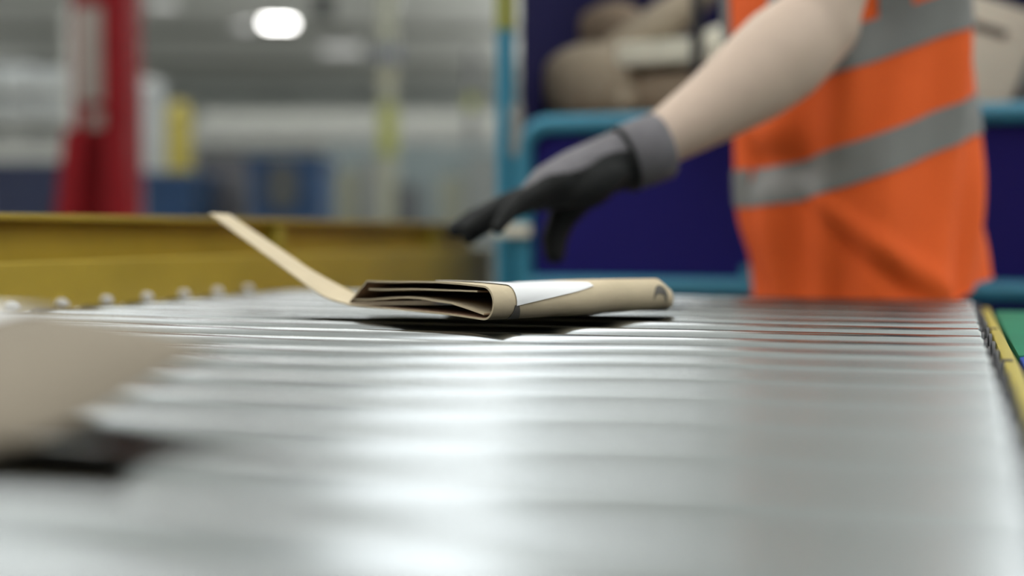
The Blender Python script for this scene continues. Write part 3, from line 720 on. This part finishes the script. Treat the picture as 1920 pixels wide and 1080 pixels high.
def floor_bin(label, px0, px1, ptop, Y, m, depth=0.6, group='bins across the hall', hatch=False, cat='bin'):
    a, b = at(px0, ptop, Y), at(px1, ptop, Y); x0, x1, z1 = a.x, b.x, a.z; xm = (x0 + x1) / 2
    r = thing('floor_bin', label, cat, Vector((xm, Y + depth / 2, 0)), group)
    mb = MB(); wd = x1 - x0
    q = lambda x, y, z: Vector((x, y, z))
    tp = 0.02
    mb._add([q(x0 + tp, Y + tp, 0.12), q(x1 - tp, Y + tp, 0.12), q(x1 - tp, Y + depth - tp, 0.12), q(x0 + tp, Y + depth - tp, 0.12),
             q(x0, Y, z1 - 0.05), q(x1, Y, z1 - 0.05), q(x1, Y + depth, z1 - 0.05), q(x0, Y + depth, z1 - 0.05)],
            [[3, 2, 1, 0], [0, 1, 5, 4], [1, 2, 6, 5], [2, 3, 7, 6], [3, 0, 4, 7]]); mb.build('body', m, r, smooth=False)
    mb = MB()
    for (cx, cy, sx, sy) in ((xm, Y, wd + 0.03, 0.03), (xm, Y + depth, wd + 0.03, 0.03), (x0, Y + depth / 2, 0.03, depth), (x1, Y + depth / 2, 0.03, depth)):
        mb.box((cx, cy, z1 - 0.025), (sx, sy, 0.05), bev=0.006)
    mb.build('rim', m, r)
    for k in (0.2, 0.8):
        for yy in (0.08, depth - 0.08):
            MB().tube([(x0 + wd * k - 0.015, Y + yy, 0.06), (x0 + wd * k + 0.015, Y + yy, 0.06)], 0.06, 14).build('wheel', 'dark', r)
    if hatch:
        c = at((px0 + px1) / 2 - 4, 348, Y - 0.03)
        MB().tube([(c.x, Y - 0.04, c.z), (c.x, Y + 0.0, c.z)], [0.085, 0.09], 24, [0.13, 0.135], up=ZD).build('round_cover', 'dark', r)
    else:
        MB().box((xm, Y - 0.0, z1 - 0.14), (wd * 0.6, 0.012, 0.05), bev=0.003).build('grip_bar', m, r)
    return r
floor_bin('dark navy bin left of the red column', -25, 108, 305, 7.0, 'binnavy')
floor_bin('blue bin just right of the red column', 268, 356, 322, 7.0, 'binblue')
floor_bin('grey bin between two blue bins', 372, 458, 288, 7.6, 'bingrey')
floor_bin('blue bin with a dark round cover on its front', 466, 600, 292, 7.0, 'binblue', hatch=True)
# yellow post
yp = at(336, 250, 8.2)
yo = thing('yellow_post', 'tall rounded yellow post behind the blue bin', 'post', Vector((yp.x, 8.2, 0)))
zt2 = at(336, 190, 8.2).z
MB().tube([(yp.x, 8.2, 0.02), (yp.x, 8.2, zt2 - 0.10), (yp.x, 8.2, zt2 - 0.04), (yp.x, 8.2, zt2 - 0.01), (yp.x, 8.2, zt2)], [0.075, 0.075, 0.065, 0.042, 0.01], 20).build('post_shell', 'yellow2', yo)
MB().box((yp.x, 8.2, 0.012), (0.26, 0.26, 0.024), bev=0.004).build('foot_plate', 'yellow2', yo)
# white wrapped roll
wp = at(277, 230, 8.8); z_a = at(277, 150, 8.8).z
wr = thing('wrapped_roll', 'tall white wrapped roll standing right of the red column', 'roll', Vector((wp.x, 8.8, 0)))
MB().tube([(wp.x, 8.8, 0.12), (wp.x, 8.8, 0.14), (wp.x, 8.8, z_a - 0.04), (wp.x, 8.8, z_a)], [0.09, 0.11, 0.11, 0.08], 22).build('film_wrap', 'white', wr)
MB().tube([(wp.x, 8.8, z_a - 0.01), (wp.x, 8.8, z_a + 0.03)], 0.04, 16).build('cardboard_core', 'kraft2', wr)
MB().box((wp.x, 8.8, 0.06), (0.5, 0.5, 0.12), bev=0.005).build('pallet_block', 'kraftdark', wr)
# storage rack with pale cartons at the left
KY = 11.0
xa, xb = at(-160, 437, KY).x, at(136, 437, KY).x
rk = thing('storage_rack', 'grey storage rack with pale cartons behind the navy bin', 'rack', Vector(((xa + xb) / 2, KY + 0.4, 0)))
for x in (xa, xb):
    for y in (KY, KY + 0.8): MB().box((x, y, 1.35), (0.06, 0.06, 2.7)).build('upright', 'beam', rk)
lv = [(285, 244), (216, 179), (166, 118)]
zprev = 0
for i, (pb, pt) in enumerate(lv):
    zb_, zt3 = at(0, pb, KY).z, at(0, pt, KY).z
    MB().box(((xa + xb) / 2, KY + 0.4, zb_ - 0.02), (xb - xa, 0.84, 0.035)).build('shelf', 'beam', rk)
    nn = 4; wd = (xb - xa - 0.08) / nn
    names = ('lowest', 'middle', 'top')
    for k in range(nn):
        o = thing('pale_carton', '%s pale carton from the right on the %s shelf of the grey rack' % (('fourth', 'third', 'second', 'first')[k], names[i]), 'box', Vector((xa + 0.04 + wd * (k + 0.5), KY + 0.35, zb_ - 0.002)), 'pale cartons on the rack')
        c = Vector((xa + 0.04 + wd * (k + 0.5), KY + 0.35, (zb_ + zt3) / 2))
        hh = zt3 - zb_ - (0.03 if (k + i) % 2 else 0.0)
        MB().box((c.x, c.y, zb_ - 0.002 + hh / 2), (wd - 0.02, 0.6, hh), bev=0.005).build('carton_body', 'white' if i > 0 else 'palegrey', o)
        MB().box((c.x, c.y, zb_ - 0.002 + hh), (0.05, 0.604, 0.004)).build('packing_tape', 'buff', o)
# overhead conveyor line across the hall
OY = 19.0
oz0, oz1 = at(0, 275, OY).z, at(0, 238, OY).z; oz2 = at(0, 208, OY).z
xa, xb = at(372, 437, OY).x, at(1000, 437, OY).x
oc = thing('overhead_conveyor', 'pale grey overhead conveyor line crossing the hall', 'conveyor', Vector(((xa + xb) / 2, OY, 0)))
MB().box(((xa + xb) / 2, OY, (oz0 + oz1) / 2), (xb - xa, 0.9, oz1 - oz0), bev=0.02).build('side_panel', 'palegrey', oc)
MB().box(((xa + xb) / 2, OY + 0.25, (oz2 + oz1) / 2), (xb - xa, 0.3, oz2 - oz1), bev=0.02).build('belt_housing', 'beam', oc)
for k in range(4):
    x = xa + 0.3 + (xb - xa - 0.6) * k / 3
    MB().box((x, OY, oz0 / 2), (0.10, 0.10, oz0)).build('support_leg', 'palegrey', oc)
# marked pole
py_ = 9.0; pp = at(728, 437, py_)
po = thing('marked_pole', 'pale pole with a yellow-green sleeve in the middle of the hall', 'pole', Vector((pp.x, py_, 0)))
def seg(p0, p1, r, m, nm): MB().tube([(pp.x, py_, at(0, p0, py_).z), (pp.x, py_, at(0, p1, py_).z)], r, 18).build(nm, m, po)
MB().tube([(pp.x, py_, 0.0), (pp.x, py_, H - 0.02)], 0.05, 18).build('pole_tube', 'limepale', po)
seg(292, 196, 0.062, 'lime', 'yellow_sleeve'); seg(116, 90, 0.085, 'slate', 'clamp'); seg(165, 120, 0.055, 'buff', 'lower_collar')
# slim pole
p2 = at(884, 437, 10.0)
so = thing('slim_pole', 'slim grey pole with a small yellow band left of the blue cage', 'pole', Vector((p2.x, 10.0, 0)))
MB().tube([(p2.x, 10.0, 0), (p2.x, 10.0, at(0, 95, 10.0).z)], 0.03, 14).build('pole_tube', 'bingrey', so)
MB().tube([(p2.x, 10.0, at(0, 205, 10).z), (p2.x, 10.0, at(0, 180, 10).z)], 0.045, 14).build('yellow_band', 'lime', so)
# grey mesh cages
def grey_cage(label, px0, px1, ptop, Y, cargo):
    x0, x1 = at(px0, 437, Y).x, at(px1, 437, Y).x; zt4 = at(0, ptop, Y).z; dp = 0.7
    r = thing('mesh_cage', label, 'cage', Vector(((x0 + x1) / 2, Y + dp / 2, 0)), 'grey cages across the hall')
    for x in (x0, x1):
        for y in (Y, Y + dp):
            MB().box((x, y, (0.12 + zt4) / 2), (0.035, 0.035, zt4 - 0.12)).build('post', 'teal', r)
            MB().tube([(x, y - 0.015, 0.06), (x, y + 0.015, 0.06)], 0.06, 12).build('wheel', 'dark', r)
    for z in (0.14, zt4 - 0.02, (zt4 + 0.14) / 2):
        for y in (Y, Y + dp): MB().box(((x0 + x1) / 2, y, z), (x1 - x0, 0.025, 0.03)).build('rail', 'teal', r)
    MB().box(((x0 + x1) / 2, Y + dp / 2, 0.14), (x1 - x0, dp, 0.03)).build('deck', 'teal', r)
    MB().box(((x0 + x1) / 2, Y + dp, (0.16 + zt4) / 2), (x1 - x0 - 0.03, 0.008, zt4 - 0.18)).build('back_sheet', 'teal', r)
    n = 9
    for k in range(1, n): MB().box((x0 + (x1 - x0) * k / n, Y, (0.14 + zt4) / 2), (0.012, 0.012, zt4 - 0.16)).build('bar', 'teal', r)
    for j, (q0, q1, qt, m, lb) in enumerate(cargo):
        xa_, xb_ = at(q0, 437, Y + 0.1).x, at(q1, 437, Y + 0.1).x; zc_ = at(0, qt, Y + 0.1).z
        o = thing('cage_carton', lb, 'box', Vector(((xa_ + xb_) / 2, Y + 0.35, 0.155)), 'cartons in the grey cages')
        MB().box(((xa_ + xb_) / 2, Y + 0.33, (0.155 + zc_) / 2), (xb_ - xa_, 0.5, zc_ - 0.155), bev=0.006).build('carton_body', m, o)
        MB().box(((xa_ + xb_) / 2, Y + 0.33, zc_), (0.05, 0.504, 0.004)).build('packing_tape', 'cream', o)
grey_cage('grey mesh cage behind the yellow-green pole', 612, 800, 268, 9.6,
          [(622, 668, 318, 'buff', 'buff carton at the left of the grey cage behind the pole'), (672, 738, 300, 'palegrey', 'pale grey carton in the grey cage behind the pole'), (742, 790, 345, 'bingrey', 'dark grey carton at the right of the grey cage behind the pole')])
grey_cage('grey mesh cage left of the blue cage post', 812, 960, 270, 8.8,
          [(822, 868, 330, 'buff', 'buff carton at the left of the grey cage near the gloved hand'), (872, 950, 296, 'palegrey', 'pale grey carton at the right of the grey cage near the gloved hand')])
# far ceiling lights
def far_light(label, px, py, wpx, m='tubefar', wide=0.22):
    Y = (5.35 - EYE.z) * FPX / (437 - py); p = at(px, py, Y); L = wpx / FPX * Y
    r = thing('ceiling_light', label, 'light', Vector((p.x, Y, p.z)), 'far ceiling lights')
    MB().box((p.x, Y, p.z + 0.05), (L + 0.08, wide + 0.1, 0.08), bev=0.01).build('housing', 'housing', r)
    MB().box((p.x, Y, p.z - 0.02), (L, wide, 0.07), bev=0.01).build('diffuser', m, r)
    for s in (-0.4, 0.4): MB().tube([(p.x + s * L, Y, p.z + 0.08), (p.x + s * L, Y, H)], 0.012, 6).build('hanger', 'beam', r)
far_light('brightest glowing ceiling light, above the grey bin', 522, 42, 50, 'tubefar', 0.4)
far_light('dim ceiling light just left of the brightest one', 457, 48, 24, 'dimlight', 0.5)
far_light('ceiling light at the top edge above the marked pole', 728, 2, 22, 'tube', 0.3)
far_light('ceiling light at the top edge right of the red column', 305, 6, 40, 'dimlight', 0.4)
far_light('pale ceiling light between the brightest one and the marked pole', 640, 92, 70, 'dimlight', 0.8)
# dark hanging loudspeaker
hp = at(606, 12, 24.0)
ho = thing('hanging_box', 'dark box hanging from the ceiling right of the brightest light', 'box', Vector((hp.x, 24.0, hp.z - 0.2)))
MB().box((hp.x, 24.0, hp.z), (0.34, 0.3, 0.42), bev=0.02).build('box_shell', 'dark', ho)
MB().tube([(hp.x, 24.0, hp.z + 0.2), (hp.x, 24.0, H)], 0.03, 8).build('hanger', 'dark', ho)
